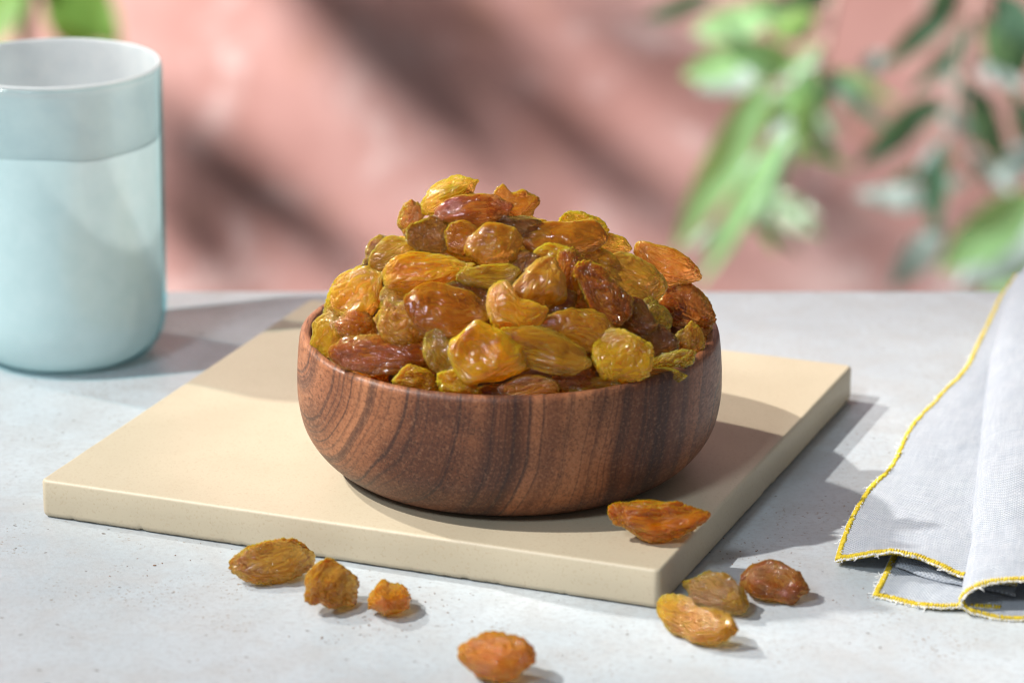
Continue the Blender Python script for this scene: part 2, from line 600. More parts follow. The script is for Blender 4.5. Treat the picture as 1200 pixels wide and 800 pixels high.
def raisin_mesh(name, L, W, T, seed, kind='oval', wr=1.0, hi=True, flat=.8):
    D, F = ICO6 if hi else ICO5
    rs = np.random.RandomState(seed)
    x, y, z = D[:, 0], D[:, 1], D[:, 2]
    # plan outline
    taper = rs.uniform(-.16, .16)
    if kind == 'drop':
        taper = -.42
    elif kind == 'disc':
        taper = rs.uniform(-.10, .10)
    wf = (1 + taper * x)
    px = x * L / 2
    sq = np.sign(x) * np.abs(x) ** (.92 if kind in ('long', 'disc') else 1.0)
    px = sq * L / 2
    py = y * W / 2 * wf
    pz = np.sign(z) * np.abs(z) ** .78 * T / 2 * (1 + .5 * taper * x)
    # flattened faces with a thicker rim now and then
    pz *= 1 - .22 * np.exp(-((x * 1.2) ** 2 + (y * 1.6) ** 2) / .35) * rs.uniform(.2, 1.0)
    # faces pressed flat where the fruit dried against its neighbours
    size = np.array([L / 2, W / 2, T / 2])
    Pz = np.c_[px, py, pz]
    for _ in range(5):
        nv = rs.normal(size=3) * np.array([.8, 1.0, 1.5]); nv /= np.linalg.norm(nv)
        sup = np.linalg.norm(nv * size)
        over = Pz @ nv - sup * rs.uniform(.55, .80)
        k_ = .06
        soft = np.where(over / k_ > 20, over, k_ * np.log1p(np.exp(np.clip(over / k_, -30, 20))))
        Pz = Pz - nv[None] * (soft * flat)[:, None]
    px, py, pz = Pz.T
    # low-frequency lumps and folds
    s = np.c_[x, y, z]
    asp = L / W
    lump = pn(s * 1.35, seed) * .17 + pn(s * 2.3, seed + 50) * .06
    # lengthwise wrinkles with wandering
    warp = np.c_[pn(s * 1.8, seed + 1), pn(s * 1.8, seed + 2), pn(s * 1.8, seed + 3)]
    q = np.c_[x * (1.3 if kind == 'long' else 1.9), y * 3.6, z * 3.6] + warp * .75
    a = pn(q, seed + 4)
    b = pn(q * 1.9 + warp * .6, seed + 5)
    c = pn(q * 3.4 + warp, seed + 6)
    e = pn(q * 5.6 + warp * 1.5, seed + 7)
    sgn = 1.0 if rs.rand() < .5 else -.8
    crease = -np.exp(-np.abs(a) / .10) * .075 + sgn * np.exp(-(b / .09) ** 2) * .045 + np.exp(-(c / .11) ** 2) * .034 + np.exp(-(e / .13) ** 2) * .014
    puff = (np.abs(a) * .10 + np.abs(b) * .06)
    amp = wr * (.75 + .5 * pn(s * 1.1, seed + 9))
    if kind == 'crumple':
        amp *= 1.35
    if kind == 'smooth':
        amp *= .70
    dis = (lump * (1.0 if kind != 'crumple' else 1.45) + (crease + puff) * amp)
    base = min(W, T * 1.6)
    nrm = np.c_[x / L, y / W, z / T]
    nrm /= np.linalg.norm(nrm, axis=1)[:, None]
    P = np.c_[px, py, pz] + nrm * (dis * base * .62)[:, None]
    # stem-end pucker / nub
    tip = np.clip((x - .86) / .14, 0, 1)
    if kind in ('drop', 'oval', 'long', 'smooth'):
        P[:, 0] += tip ** 2 * .10 * base
        P[:, 1] *= 1 - .25 * tip
    # waist for bean-shaped ones
    if kind == 'bean':
        g = np.exp(-((x + .05) / .26) ** 2)
        P[:, 1] *= 1 - .30 * g
        P[:, 2] *= 1 - .15 * g
    bend = rs.uniform(-.10, .10) + (.28 if kind == 'bean' else 0)
    P[:, 1] += bend * W * ((P[:, 0] / (L / 2)) ** 2 - .4)
    P[:, 2] += rs.uniform(-.16, .16) * T * ((P[:, 0] / (L / 2)) ** 2 - .4)
    tw = rs.uniform(-.5, .5) * P[:, 0] / L
    cy, sy = np.cos(tw), np.sin(tw)
    P[:, 1], P[:, 2] = P[:, 1] * cy - P[:, 2] * sy, P[:, 1] * sy + P[:, 2] * cy
    # bring the finished outline back to the wanted size
    for k, want in ((0, L), (1, W)):
        lo, hi_ = P[:, k].min(), P[:, k].max()
        P[:, k] = (P[:, k] - (lo + hi_) / 2) * want / (hi_ - lo)
    P[:, 2] -= (P[:, 2].min() + P[:, 2].max()) / 2
    return make_mesh(name, P, F)

COLR = {'yellow': (1.0, .47, .010), 'gold': (1.0, .46, .008), 'olive': (.62, .30, .010), 'amber': (.56, .195, .005), 'orange': (.80, .215, .003),
        'red': (.42, .09, .003), 'brown': (.25, .065, .004), 'dark': (.08, .026, .006), 'tan': (.70, .37, .022), 'green': (.44, .27, .012)}

def dome(x, y):
    """centre height of the heap's outer layer of raisins."""
    dx, dy = x + .55, y - .35
    ex = 4.9 + .55 * (x / np.maximum(1e-6, np.hypot(x, y) + 1e-6))
    rho = np.hypot(dx, dy) / ex
    h = 3.55 * (1 - np.clip(rho, 0, 1.3) ** 1.75)
    return ZR - .30 + np.maximum(h, -.5)

def on_heap(px, py):
    d = ray(px, py)
    t0 = (12.0 - CAM[2]) / d[2]
    for k in range(4000):
        p = CAM + d * (t0 + k * .008 / np.linalg.norm(d))
        if p[2] < dome(p[0], p[1]) and math.hypot(p[0], p[1]) < 4.9:
            return p
        if p[1] > .6 and p[2] > 6.2 and p[1] > 1.0:
            break
    # beyond the silhouette: take the point of the ray closest above the crest
    p = at_y(px, py, .4)
    return p

def orient(o, a, n):
    a = np.asarray(a, float); a /= np.linalg.norm(a)
    n = np.asarray(n, float)
    n = n - a * (n @ a); n /= np.linalg.norm(n)
    b = np.cross(n, a)
    o.rotation_euler = Matrix((a, b, n)).transposed().to_euler()

RMESH = []
HEAP = []
GROUP_H = 'raisins heaped in the wooden bowl'
GROUP_L = 'loose raisins lying outside the bowl'

# px, py, length, width, angle, colour, kind, lift, label
VIS = [
 (527, 229, 74, 38, 32, 'yellow', 'long', .25, 'pale gold translucent raisin tilted up at the very top of the heap'),
 (556, 247, 90, 40, 6, 'red', 'long', .55, 'glossy red brown raisin lying just under the topmost pale gold one'),
 (604, 240, 54, 40, -10, 'amber', 'bean', .15, 'curled golden brown raisin at the right end of the summit'),
 (541, 234, 50, 28, -20, 'brown', 'oval', -.2, 'small brown raisin peeping between the summit raisins'),
 (482, 258, 44, 28, 68, 'red', 'crumple', .0, 'small upright amber brown raisin on the upper left ridge of the heap'),
 (503, 276, 54, 42, -18, 'brown', 'crumple', .35, 'dark brown crumpled raisin with metallic looking folds below the upper left ridge'),
 (544, 280, 48, 36, -30, 'amber', 'oval', .10, 'plump brown amber raisin wedged below the glossy red brown one'),
 (579, 289, 68, 50, 12, 'olive', 'smooth', .55, 'olive gold broad raisin with fine wrinkles near the upper middle of the heap'),
 (613, 267, 64, 28, -14, 'dark', 'crumple', .20, 'nearly black wrinkled raisin under the curled summit raisin'),
 (445, 289, 40, 24, 25, 'brown', 'crumple', -.10, 'brown raisin on the left skyline above the olive yellow one'),
 (433, 312, 34, 22, 50, 'dark', 'crumple', -.15, 'small dark raisin low on the left skyline of the heap'),
 (463, 295, 70, 34, 14, 'olive', 'long', .35, 'olive yellow slim raisin left of the bright yellow teardrop'),
 (503, 317, 106, 44, 9, 'yellow', 'drop', .75, 'long bright yellow teardrop raisin with a tip pointing right'),
 (573, 324, 74, 28, 2, 'olive', 'long', .40, 'slim olive brown raisin with frosty specks directly under the broad olive one'),
 (421, 344, 74, 58, 38, 'gold', 'oval', .55, 'plump golden yellow raisin on the left flank of the heap'),
 (398, 362, 44, 32, 60, 'olive', 'oval', .0, 'olive raisin tucked behind the golden one beside the left rim'),
 (525, 366, 102, 60, -12, 'amber', 'smooth', .45, 'large dusky amber raisin below the bright yellow teardrop'),
 (468, 346, 46, 28, -10, 'olive', 'oval', .15, 'small olive raisin squeezed under the left end of the teardrop'),
 (471, 380, 60, 48, -25, 'olive', 'crumple', .55, 'olive raisin with a puckered hollow left of the large dusky amber one'),
 (603, 364, 72, 52, -22, 'yellow', 'bean', .80, 'bright yellow two lobed raisin at the middle of the heap'),
 (638, 334, 66, 54, 58, 'tan', 'smooth', .65, 'pale olive rounded raisin touching the yellow two lobed one'),
 (384, 391, 56, 44, 82, 'olive', 'smooth', .25, 'shiny olive yellow raisin standing against the left rim'),
 (417, 381, 50, 34, -20, 'amber', 'oval', .05, 'amber raisin behind the long red brown one near the left rim'),
 (446, 415, 118, 44, -6, 'red', 'long', .35, 'long red brown ridged raisin lying along the front left rim'),
 (516, 414, 58, 36, -52, 'green', 'oval', .25, 'dark olive glossy raisin leaning beside the large gold front raisin'),
 (569, 420, 90, 66, -32, 'gold', 'smooth', .70, 'large plump gold raisin at the front centre above the rim'),
 (487, 446, 56, 34, -6, 'olive', 'crumple', .15, 'small shiny olive raisin just above the front left rim'),
 (538, 449, 54, 32, -10, 'gold', 'crumple', .15, 'small wrinkled gold raisin under the large gold front one'),
 (619, 455, 70, 30, 10, 'amber', 'crumple', .15, 'brown gold puckered raisin showing at the front centre rim'),
 (638, 411, 110, 46, -14, 'olive', 'long', .60, 'long olive raisin with lengthwise ridges right of the large gold one'),
 (677, 384, 88, 48, -12, 'olive', 'oval', .35, 'dusky olive raisin between the long ridged olive and the round yellow disc'),
 (729, 417, 70, 64, 20, 'yellow', 'disc', .95, 'round flat bright yellow raisin resting on the front right rim'),
 (740, 328, 82, 56, -18, 'tan', 'disc', .45, 'grey olive raisin with deep curved wrinkles on the right shoulder'),
 (661, 282, 100, 44, 6, 'amber', 'smooth', .45, 'long amber brown raisin on the right of the summit'),
 (684, 264, 58, 30, -18, 'gold', 'crumple', .05, 'pale golden raisin on the skyline behind the long amber brown one'),
 (718, 287, 44, 28, 8, 'gold', 'oval', .0, 'small amber gold raisin at the right end of the long amber one'),
 (780, 314, 84, 44, -16, 'orange', 'oval', .35, 'amber orange raisin jutting out on the right skyline'),
 (703, 344, 86, 46, -48, 'red', 'crumple', .65, 'dark red brown crinkled raisin on the right face of the heap'),
 (741, 372, 60, 40, -35, 'brown', 'crumple', .35, 'brown crinkled raisin directly above the round yellow disc'),
 (806, 361, 70, 50, -26, 'red', 'crumple', .45, 'shiny red brown raisin at the far right above the rim'),
 (768, 369, 44, 28, -36, 'green', 'crumple', .40, 'small greenish raisin between two red brown raisins on the right'),
 (667, 326, 72, 44, 76, 'amber', 'oval', .10, 'brownish amber raisin behind the dark red crinkled one'),
 (655, 352, 46, 34, 30, 'brown', 'oval', -.05, 'brown raisin in the shade below the pale olive rounded one'),
 (773, 401, 50, 38, -50, 'brown', 'crumple', .40, 'dark brown knobbly raisin right of the round yellow disc'),
 (806, 400, 48, 34, 80, 'olive', 'oval', .25, 'shiny olive raisin standing against the right rim'),
 (786, 427, 62, 30, 22, 'tan', 'crumple', .35, 'tan olive rough raisin lying on the right front rim'),
 (826, 388, 40, 22, 70, 'amber', 'oval', .0, 'slim amber raisin squeezed into the far right of the rim'),
 (767, 443, 74, 24, 16, 'olive', 'long', .05, 'thin olive raisin under the tan one along the front right rim'),
 (676, 443, 56, 34, -18, 'red', 'oval', -.05, 'red brown shaded raisin in the gap left of the round yellow disc'),
 (700, 456, 66, 26, 4, 'olive', 'long', .05, 'dull olive raisin under the round yellow disc at the rim'),
 (548, 345, 60, 30, -22, 'brown', 'long', .05, 'dark brown raisin in the gap under the slim olive brown one'),
 (612, 309, 44, 32, 40, 'brown', 'crumple', .05, 'small dark brown raisin right of the broad olive one'),
 (702, 310, 54, 36, -20, 'olive', 'oval', .05, 'olive raisin in the shade under the long amber brown one'),
 (652, 305, 60, 34, -8, 'gold', 'oval', .05, 'golden raisin mostly hidden beneath the long amber brown one'),
]
rnd = random.Random(11)
centres = []
for i, (px, py, L, W, ang, cname, kind, lift, label) in enumerate(VIS):
    p = on_heap(px, py)
    dl = .3
    hx = (dome(p[0] + dl, p[1]) - dome(p[0] - dl, p[1])) / (2 * dl)
    hy = (dome(p[0], p[1] + dl) - dome(p[0], p[1] - dl)) / (2 * dl)
    N = np.array([-hx, -hy, 1.0]); N /= np.linalg.norm(N)
    p = p + CAMB * (lift * .55)
    sc_ = np.linalg.norm(p - CAM) / FPX          # cm per photo pixel here
    a = CAMR * math.cos(R(ang)) + CAMU * math.sin(R(ang))
    n = CAMB * .75 + N * .55
    a = a - N * (a @ N) * .25
    Lc, Wc = L * sc_ * 1.05, W * sc_ * 1.15
    Tc = min(Wc * rnd.uniform(.42, .54), .62) if kind not in ('disc',) else Wc * .36
    wr = {'smooth': .75, 'crumple': 1.25}.get(kind, 1.0)
    me = raisin_mesh('raisin', Lc, Wc, Tc, 101 + i * 7, kind, wr)
    o = link('raisin', me, M_RAISIN, loc=p)
    orient(o, a, n)
    jit = [rnd.uniform(.9, 1.1) for _ in range(3)]
    o.color = (*[min(1, c * j) for c, j in zip(COLR[cname], jit)], 1)
    tag(o, label, 'raisin', GROUP_H)
    RMESH.append(me)
    centres.append(p)

# the rest of the heap: raisins under and behind the ones listed above
fill = []
tries = 0
allc = [np.array(c) for c in centres]
def try_add(p, dmin):
    A = np.array(allc)
    if (np.linalg.norm(A - p, axis=1) < dmin).any():
        return False
    allc.append(p)
    fill.append(p)
    return True
for layer, (drop, dmin, nt) in enumerate(((.25, 1.02, 1500), (.95, 1.0, 1500), (1.6, 1.1, 900))):
    for _ in range(nt):
        r, t = 4.45 * math.sqrt(rnd.random()), rnd.uniform(0, 2 * math.pi)
        x, y = r * math.cos(t), r * math.sin(t)
        z = dome(x, y) - drop
        if layer == 0:
            z -= .5 if math.hypot(x, y) < 3.3 or y > 0 else .1
        if z < TB + 1.3 or (math.hypot(x, y) > 4.0 and z < ZR - 1.6):
            continue
        lim = 3.95 if z < ZR + .5 else 4.2
        if math.hypot(x, y) > lim:
            continue
        try_add(np.array([x, y, z]), dmin)
low = [raisin_mesh('buried_raisin', rnd.uniform(1.5, 2.1), rnd.uniform(.9, 1.1), rnd.uniform(.65, .8), 900 + k * 5, ['oval', 'long', 'crumple', 'smooth'][k % 4], 1.0, False) for k in range(12)]
names = ['amber', 'olive', 'red', 'brown', 'gold', 'amber', 'brown', 'olive']
for p in fill:
    me = low[rnd.randrange(len(low))]
    o = link('raisin', me, M_RAISIN, loc=p)
    dl = .3
    N = np.array([-(dome(p[0] + dl, p[1]) - dome(p[0] - dl, p[1])) / (2 * dl), -(dome(p[0], p[1] + dl) - dome(p[0], p[1] - dl)) / (2 * dl), 1.0])
    N /= np.linalg.norm(N)
    a = np.array([rnd.gauss(0, 1), rnd.gauss(0, 1), rnd.gauss(0, .4)])
    a = a - N * (a @ N) * .8
    orient(o, a, N + np.array([rnd.gauss(0, .3), rnd.gauss(0, .3), 0]))
    o.color = (*[min(1, c * rnd.uniform(.85, 1.1)) for c in COLR[rnd.choice(names)]], 1)
    tag(o, 'raisin buried in the heap, almost wholly covered by other raisins', 'raisin', GROUP_H)

# loose ones: px, py, length, width, angle, colour, kind, base height, label
LOOSE = [
 (321, 659, 102, 50, 12, 'amber', 'oval', 0, 'smooth amber raisin touching the front edge of the cream board'),
 (388, 691, 70, 58, 28, 'amber', 'smooth', 0, 'plump amber raisin between the two others in front of the board'),
 (457, 696, 56, 46, 66, 'orange', 'oval', 0, 'smallest loose raisin, orange red and wrinkled, in front of the board'),
 (583, 774, 96, 60, -18, 'orange', 'oval', 0, 'orange brown raisin nearest the viewer, alone on the grey table'),
 (772, 612, 118, 48, 2, 'orange', 'crumple', TB, 'bright orange wrinkled raisin lying on the corner of the cream board'),
 (838, 693, 84, 44, -22, 'olive', 'crumple', 0, 'dusky olive raisin behind the curved yellow one at the board corner'),
 (814, 726, 104, 46, -28, 'gold', 'bean', 0, 'curved yellow brown raisin in front of the board corner'),
 (908, 681, 82, 48, -8, 'red', 'oval', 0, 'reddish brown raisin alone on the table right of the board'),
]
for i, (px, py, L, W, ang, cname, kind, zb, label) in enumerate(LOOSE):
    p = at_z(px, py, zb + .42)
    sc_ = np.linalg.norm(p - CAM) / FPX
    Lc, Wc = L * sc_ * 1.04, W * sc_ * 1.12
    a = np.array([math.cos(R(ang)), math.sin(R(ang)) * 2.0, 0])
    # lengths seen at a slant: stretch what is foreshortened
    Lc *= math.hypot(math.cos(R(ang)), math.sin(R(ang)) * 1.35)
    Tc = Wc * .62
    me = raisin_mesh('raisin', Lc, Wc, Tc, 1505 + i * 19, kind, 1.0, True, .45)
    o = link('raisin', me, M_RAISIN, loc=p)
    orient(o, a, np.array([0, -.85, 1.0]))
    bpy.context.view_layer.update()
    zmin = min((o.matrix_world @ v.co).z for v in me.vertices)
    o.location.z += zb * S - zmin - .0002
    o.color = (*[c * (.72 if i == 5 else .66 if i == 6 else .9) for c in COLR[cname]], 1)
    tag(o, label, 'raisin', GROUP_L)

# tiny crumbs of skin and stalk round the loose raisins
def crumbs():
    bm = bmesh.new()
    r_ = random.Random(5)
    spots = [(445, 722, 46, 34), (440, 735, 60, 8), (500, 700, 40, 22), (905, 700, 46, 26), (870, 650, 50, 40), (400, 745, 40, 14), (160, 668, 30, 10), (560, 720, 60, 10), (1010, 700, 40, 10), (250, 650, 60, 8), (690, 740, 60, 8)]
    for px, py, sd, n in spots:
        for _ in range(n):
            p = at_z(px + r_.gauss(0, sd * .6), py + r_.gauss(0, sd * .22), 0)
            sz = r_.uniform(.006, .017) * (1.9 if r_.random() < .07 else 1)
            m = Matrix.Translation(Vector((p[0], p[1], sz * .5))) @ Matrix.Rotation(r_.uniform(0, 6), 4, 'Z') @ Matrix.Diagonal((sz * r_.uniform(.8, 2.2), sz, sz * .7, 1))
            bmesh.ops.create_icosphere(bm, subdivisions=1, radius=1, matrix=m)
    V = [tuple(v.co) for v in bm.verts]
    F = [tuple(v.index for v in f.verts) for f in bm.faces]
    bm.free()
    o = link('crumbs', make_mesh('crumbs', V, F, smooth=False), M_CRUMB)
    tag(o, 'scattered tiny brown crumbs on the grey table around the loose raisins', 'crumbs', kind='stuff')
crumbs()

# ================================================================== GLASS
def make_glass():
    cx, cy = -11.98, 11.1
    root = empty('glass_tumbler', (cx, cy, 0))
    tag(root, 'frosted pale aqua glass tumbler with a greyer band below its rim', 'glass')
    def part(name, pts, m, closed=True):
        prof = pts + ([pts[0]] if closed else [])
        V, F = lathe(prof, 144)
        V = np.array(V)
        a = np.arctan2(V[:, 1], V[:, 0])
        V[:, 2] += np.where(np.abs(V[:, 2] - 5.7) < .06, .035 * np.sin(3 * a + 1) + .02 * np.sin(7 * a), 0)
        V[:, 2] *= 1.055
        V[:, :2] *= (.965 + .0045 * V[:, 2])[:, None]
        return link(name, make_mesh(name, V, F), m, root)
    foot = smooth_profile([(1.6, .07), (1.93, .06), (2.23, .17), (2.52, .44), (2.69, .88), (2.735, 1.5), (2.735, 4.0), (2.735, 5.66)], 6)
    inner = smooth_profile([(2.64, 5.66), (2.64, 4.0), (2.60, 1.7), (2.40, 1.15), (2.0, .85), (1.2, .76)], 6)
    part('frosted_body', [(0, .07)] + foot + [(2.73, 5.695), (2.65, 5.695)] + inner + [(0, .75)], M_FROST, False)
    part('upper_band', smooth_profile([(2.72, 5.715), (2.735, 5.76), (2.735, 6.5), (2.74, 7.2), (2.775, 7.50), (2.79, 7.55), (2.765, 7.585), (2.725, 7.57), (2.69, 7.47), (2.645, 7.0), (2.64, 6.0), (2.65, 5.72)], 6), M_BAND)
    g = .004
    out = smooth_profile([(1.6, .012), (1.95, .0), (2.30, .085), (2.625, .375), (2.805, .84), (2.852, 1.5), (2.852, 4.0), (2.85, 7.2), (2.842, 7.46)], 6)
    inn = smooth_profile([(2.775 + g, 7.46), (2.74 + g, 7.18), (2.735 + g, 4.0), (2.735 + g, 1.5), (2.69 + g, .88), (2.52 + g, .44 - g), (2.23, .17 - g * 2), (1.93, .06 - g), (1.6, .07 - g)], 6)
    part('clear_skin', out + [(2.825, 7.525)] + inn, M_GLASS)
make_glass()

# ================================================================== NAPKIN
def surf_grid(ctrl, nu, nv):
    """Catmull-Rom surface through a grid ctrl[row][col] of 3-D points."""
    C = np.array(ctrl, float)
    def interp(A, n):
        A = np.concatenate([2 * A[:1] - A[1:2], A, 2 * A[-1:] - A[-2:-1]])
        m = len(A) - 3
        out = []
        for k in range(n):
            t = k / (n - 1) * m
            i = min(int(t), m - 1)
            out.append(cr(A[i], A[i + 1], A[i + 2], A[i + 3], t - i))
        return np.array(out)
    C = interp(C, nu)
    C = interp(C.transpose(1, 0, 2), nv).transpose(1, 0, 2)
    return C          # nu x nv x 3

def cloth(name, G, parent, thick=.045, seed=0):
    nu, nv = G.shape[:2]
    P = G.reshape(-1, 3).copy()
    Q = np.c_[P[:, 0], P[:, 1], P[:, 2] * 0]
    P[:, 2] += .07 * pn(Q * .8, seed) + .03 * pn(Q * 2.7, seed + 1)
    P[:, 2] = np.maximum(P[:, 2], .03)
    G2 = P.reshape(nu, nv, 3)
    du = np.gradient(G2, axis=0); dv = np.gradient(G2, axis=1)
    N = np.cross(dv, du); N /= np.linalg.norm(N, axis=2)[..., None] + 1e-9
    top = G2 + N * thick / 2; bot = G2 - N * thick / 2
    V = np.concatenate([top.reshape(-1, 3), bot.reshape(-1, 3)])
    F = []
    n = nu * nv
    for i in range(nu - 1):
        for j in range(nv - 1):
            a, b, c, d = i * nv + j, i * nv + j + 1, (i + 1) * nv + j + 1, (i + 1) * nv + j
            F.append((a, b, c, d)); F.append((n + d, n + c, n + b, n + a))
    def side(idx):
        for a, b in zip(idx[:-1], idx[1:]):
            F.append((b, a, n + a, n + b))
    side([j for j in range(nv)]); side([(nu - 1) * nv + j for j in range(nv)][::-1])
    side([i * nv for i in range(nu)][::-1]); side([i * nv + nv - 1 for i in range(nu)])
    lu = np.concatenate([[0], np.cumsum(np.linalg.norm(np.diff(G2, axis=0), axis=2).mean(1))])
    lv = np.concatenate([[0], np.cumsum(np.linalg.norm(np.diff(G2, axis=1), axis=2).mean(0))])
    uv = np.stack(np.meshgrid(lv, lu), -1).reshape(-1, 2)
    uv = np.concatenate([uv, uv])
    o = link(name, make_mesh(name, V, F, uv=uv), M_LINEN, parent)
    return G2, N, o

def resample(P, step):
    P = np.asarray(P)
    L = np.concatenate([[0], np.cumsum(np.linalg.norm(np.diff(P, axis=0), axis=1))])
    n = max(2, int(L[-1] / step))
    t = np.linspace(0, L[-1], n)
    return np.c_[[np.interp(t, L, P[:, k]) for k in range(3)]].T

def hem(path, inward, parent, seed):
    """overlocked edge: tight slanted yellow stitches wrapped round the cloth edge with pale fibres outside."""
    rs = random.Random(seed)
    P = resample(path, .058)
    I = resample(inward, .058)
    m = min(len(P), len(I))
    I = np.array([I[min(len(I) - 1, int(i * len(I) / len(P)))] for i in range(len(P))])
    T = np.gradient(P, axis=0); T /= np.linalg.norm(T, axis=1)[:, None] + 1e-9
    st, wh = [], []
    for i in range(len(P)):
        d = I[i] - P[i]; d -= T[i] * (d @ T[i]); d /= np.linalg.norm(d) + 1e-9
        nn = np.cross(T[i], d); nn /= np.linalg.norm(nn) + 1e-9
        if nn[2] < 0 and abs(nn[2]) > .05:
            nn = -nn
        w = rs.uniform(.10, .14)
        j = [rs.uniform(-.012, .012) for _ in range(4)]
        sl = rs.uniform(.015, .05)
        pa = P[i] - d * .03 - nn * .01
        pb = P[i] + d * (.02 + j[0]) + nn * .050 + T[i] * sl * .4
        pc = P[i] + d * (w * .65) + nn * .055 + T[i] * sl
        pd = P[i] + d * w + nn * .018 + T[i] * sl * 1.3
        pe = P[i] + d * (w * .8) - nn * .040 + T[i] * sl
        st.append(tube([pa, pb, pc, pd], [.016, .026, .025, .011], 5))
        st.append(tube([pa, P[i] - nn * .045 + d * .03, pe], [.017, .022, .014], 4))
        # pale frayed fibres
        for _ in range(5):
            l = rs.uniform(.025, .06) if rs.random() < .965 else rs.uniform(.10, .2)
            c0 = P[i] + T[i] * rs.uniform(-.03, .03) - d * .005
            dirn = -d + T[i] * rs.gauss(0, .6) + nn * rs.gauss(0, .45)
            dirn /= np.linalg.norm(dirn)
            c1 = c0 + dirn * l * .6 + nn * rs.gauss(0, .01)
            c2 = c0 + dirn * l + T[i] * rs.gauss(0, .03)
            wh.append(tube([c0, c1, c2], [.018, .013, .007], 4))
        if rs.random() < .22:
            q = P[i] + d * rs.uniform(.0, .17) + nn * .06
            wh.append(tube([q - T[i] * .02, q + nn * .012, q + T[i] * .02 + d * .015], [.010, .016, .010], 4))
    V, F = join(st)
    o = link('hem_stitching', make_mesh('hem_stitching', V, F), M_YELLOW, parent)
    o['kind'] = 'stuff'
    V, F = join(wh)
    o = link('frayed_fibres', make_mesh('frayed_fibres', V, F), M_WHITE, parent)
    o['kind'] = 'stuff'

def make_napkin():
    root = empty('linen_napkin', (10.5, 2, 0))
    tag(root, 'folded pale grey linen napkin with yellow stitched edge at the right', 'napkin')
    org = np.array([10.5, 2.0, 0.0])
    # upper left panel, rows from back to front, columns from the yellow edge to under the fold
    rows = [
      [(1192, 322, .9), (1200, 320, 1.2), (1215, 322, 1.2), (1240, 325, .9), (1280, 330, .6)],
      [(1172, 352, .25), (1184, 349, .6), (1200, 348, .8), (1230, 350, .6), (1270, 352, .4)],
      [(1150, 396, .2), (1166, 393, .5), (1185, 390, .6), (1215, 390, .5), (1255, 392, .4)],
      [(1130, 434, .35), (1148, 433, .5), (1170, 430, .5), (1200, 430, .4), (1245, 430, .3)],
      [(1098, 467, .20), (1125, 468, .42), (1155, 468, .45), (1190, 468, .4), (1235, 470, .3)],
      [(1066, 503, .14), (1098, 505, .38), (1135, 506, .50), (1175, 507, .4), (1225, 508, .3)],
      [(1048, 540, .12), (1082, 543, .32), (1122, 545, .40), (1165, 547, .4), (1215, 548, .3)],
      [(1017, 576, .10), (1056, 582, .30), (1102, 587, .42), (1150, 590, .4), (1205, 592, .3)],
      [(995, 613, .12), (1036, 620, .40), (1085, 626, .50), (1140, 633, .5), (1198, 636, .4)],
      [(980, 657, .14), (1035, 648, .62), (1080, 655, .58), (1130, 674, .42), (1190, 684, .3)],
    ]
    ctrl = [[at_z(x, y, z) - org for x, y, z in r] for r in rows]
    G = surf_grid(ctrl, 110, 46)
    G2, N, _ = cloth('napkin_panel', G, root, seed=21)
    hem(G2[:, 0], G2[:, 4], root, 1)
    hem(G2[-1, :], G2[-5, :], root, 2)
    # lower panel peeping out at the front
    rows = [
      [(1068, 600, .04), (1110, 604, .05), (1150, 608, .05), (1200, 610, .05)],
      [(1048, 648, .05), (1090, 655, .10), (1140, 664, .10), (1200, 668, .06)],
      [(1024, 697, .05), (1058, 704, .07), (1100, 711, .10), (1170, 712, .06)],
    ]
    ctrl = [[at_z(x, y, z) - org for x, y, z in r] for r in rows]
    G2, N, _ = cloth('napkin_panel', surf_grid(ctrl, 34, 40), root, seed=33)
    hem(G2[:, 0], G2[:, 4], root, 3)
    hem(G2[-1, :], G2[-5, :], root, 4)
    # the layer folded between the two, showing as a pale rounded lip
    rows = [
      [(1075, 610, .12), (1120, 618, .14), (1200, 624, .12)],
      [(1056, 652, .22), (1096, 664, .26), (1190, 690, .20)],
      [(1050, 662, .20), (1092, 674, .22), (1190, 698, .16)],
      [(1052, 664, .10), (1094, 676, .12), (1190, 699, .10)],
    ]
    ctrl = [[at_z(x, y, z) - org for x, y, z in r] for r in rows]
    cloth('napkin_panel', surf_grid(ctrl, 24, 30), root, seed=41)
    # the thick fold on the right: lower layer, rounded bend, upper layer
    # px, py of the bend; height of the top layer
    bends = [(1206, 318, 1.5, .8), (1184, 352, 1.25, .9), (1166, 405, 1.15, 1.0), (1158, 452, 1.05, 1.0), (1152, 505, .95, 1.0), (1146, 560, .90, 1.0), (1140, 615, .85, 1.0), (1134, 662, .80, 1.0), (1128, 704, .74, 1.0)]
    ctrl = []
    for k, (x, y, h, w) in enumerate(bends):
        p = at_z(x, y, h * .45) - org
        fx = .02 * k
        ctrl.append([
            p + (4.6, -.25 + fx, .04 - p[2]), p + (2.6, -.45 + fx, .04 - p[2]), p + (1.1, -.35, .05 - p[2]), p + (.35, -.10, .08 - p[2]),
            p + (.02, 0, .22 - p[2]), p + (.0, .02, h * .55 - p[2]), p + (.22, .05, h * .83 - p[2]), p + (.65, .08, h * 1.02 - p[2]), p + (1.25, .05, h * 1.10 - p[2]),
            p + (2.1, -.05, h * .95 - p[2]), p + (3.2, -.1, h * .75 - p[2]), p + (4.6, -.1, h * .62 - p[2])])
    G2, N, _ = cloth('napkin_fold', surf_grid(ctrl, 110, 90), root, seed=57)
    hem(G2[-1, :], G2[-5, :], root, 5)
make_napkin()

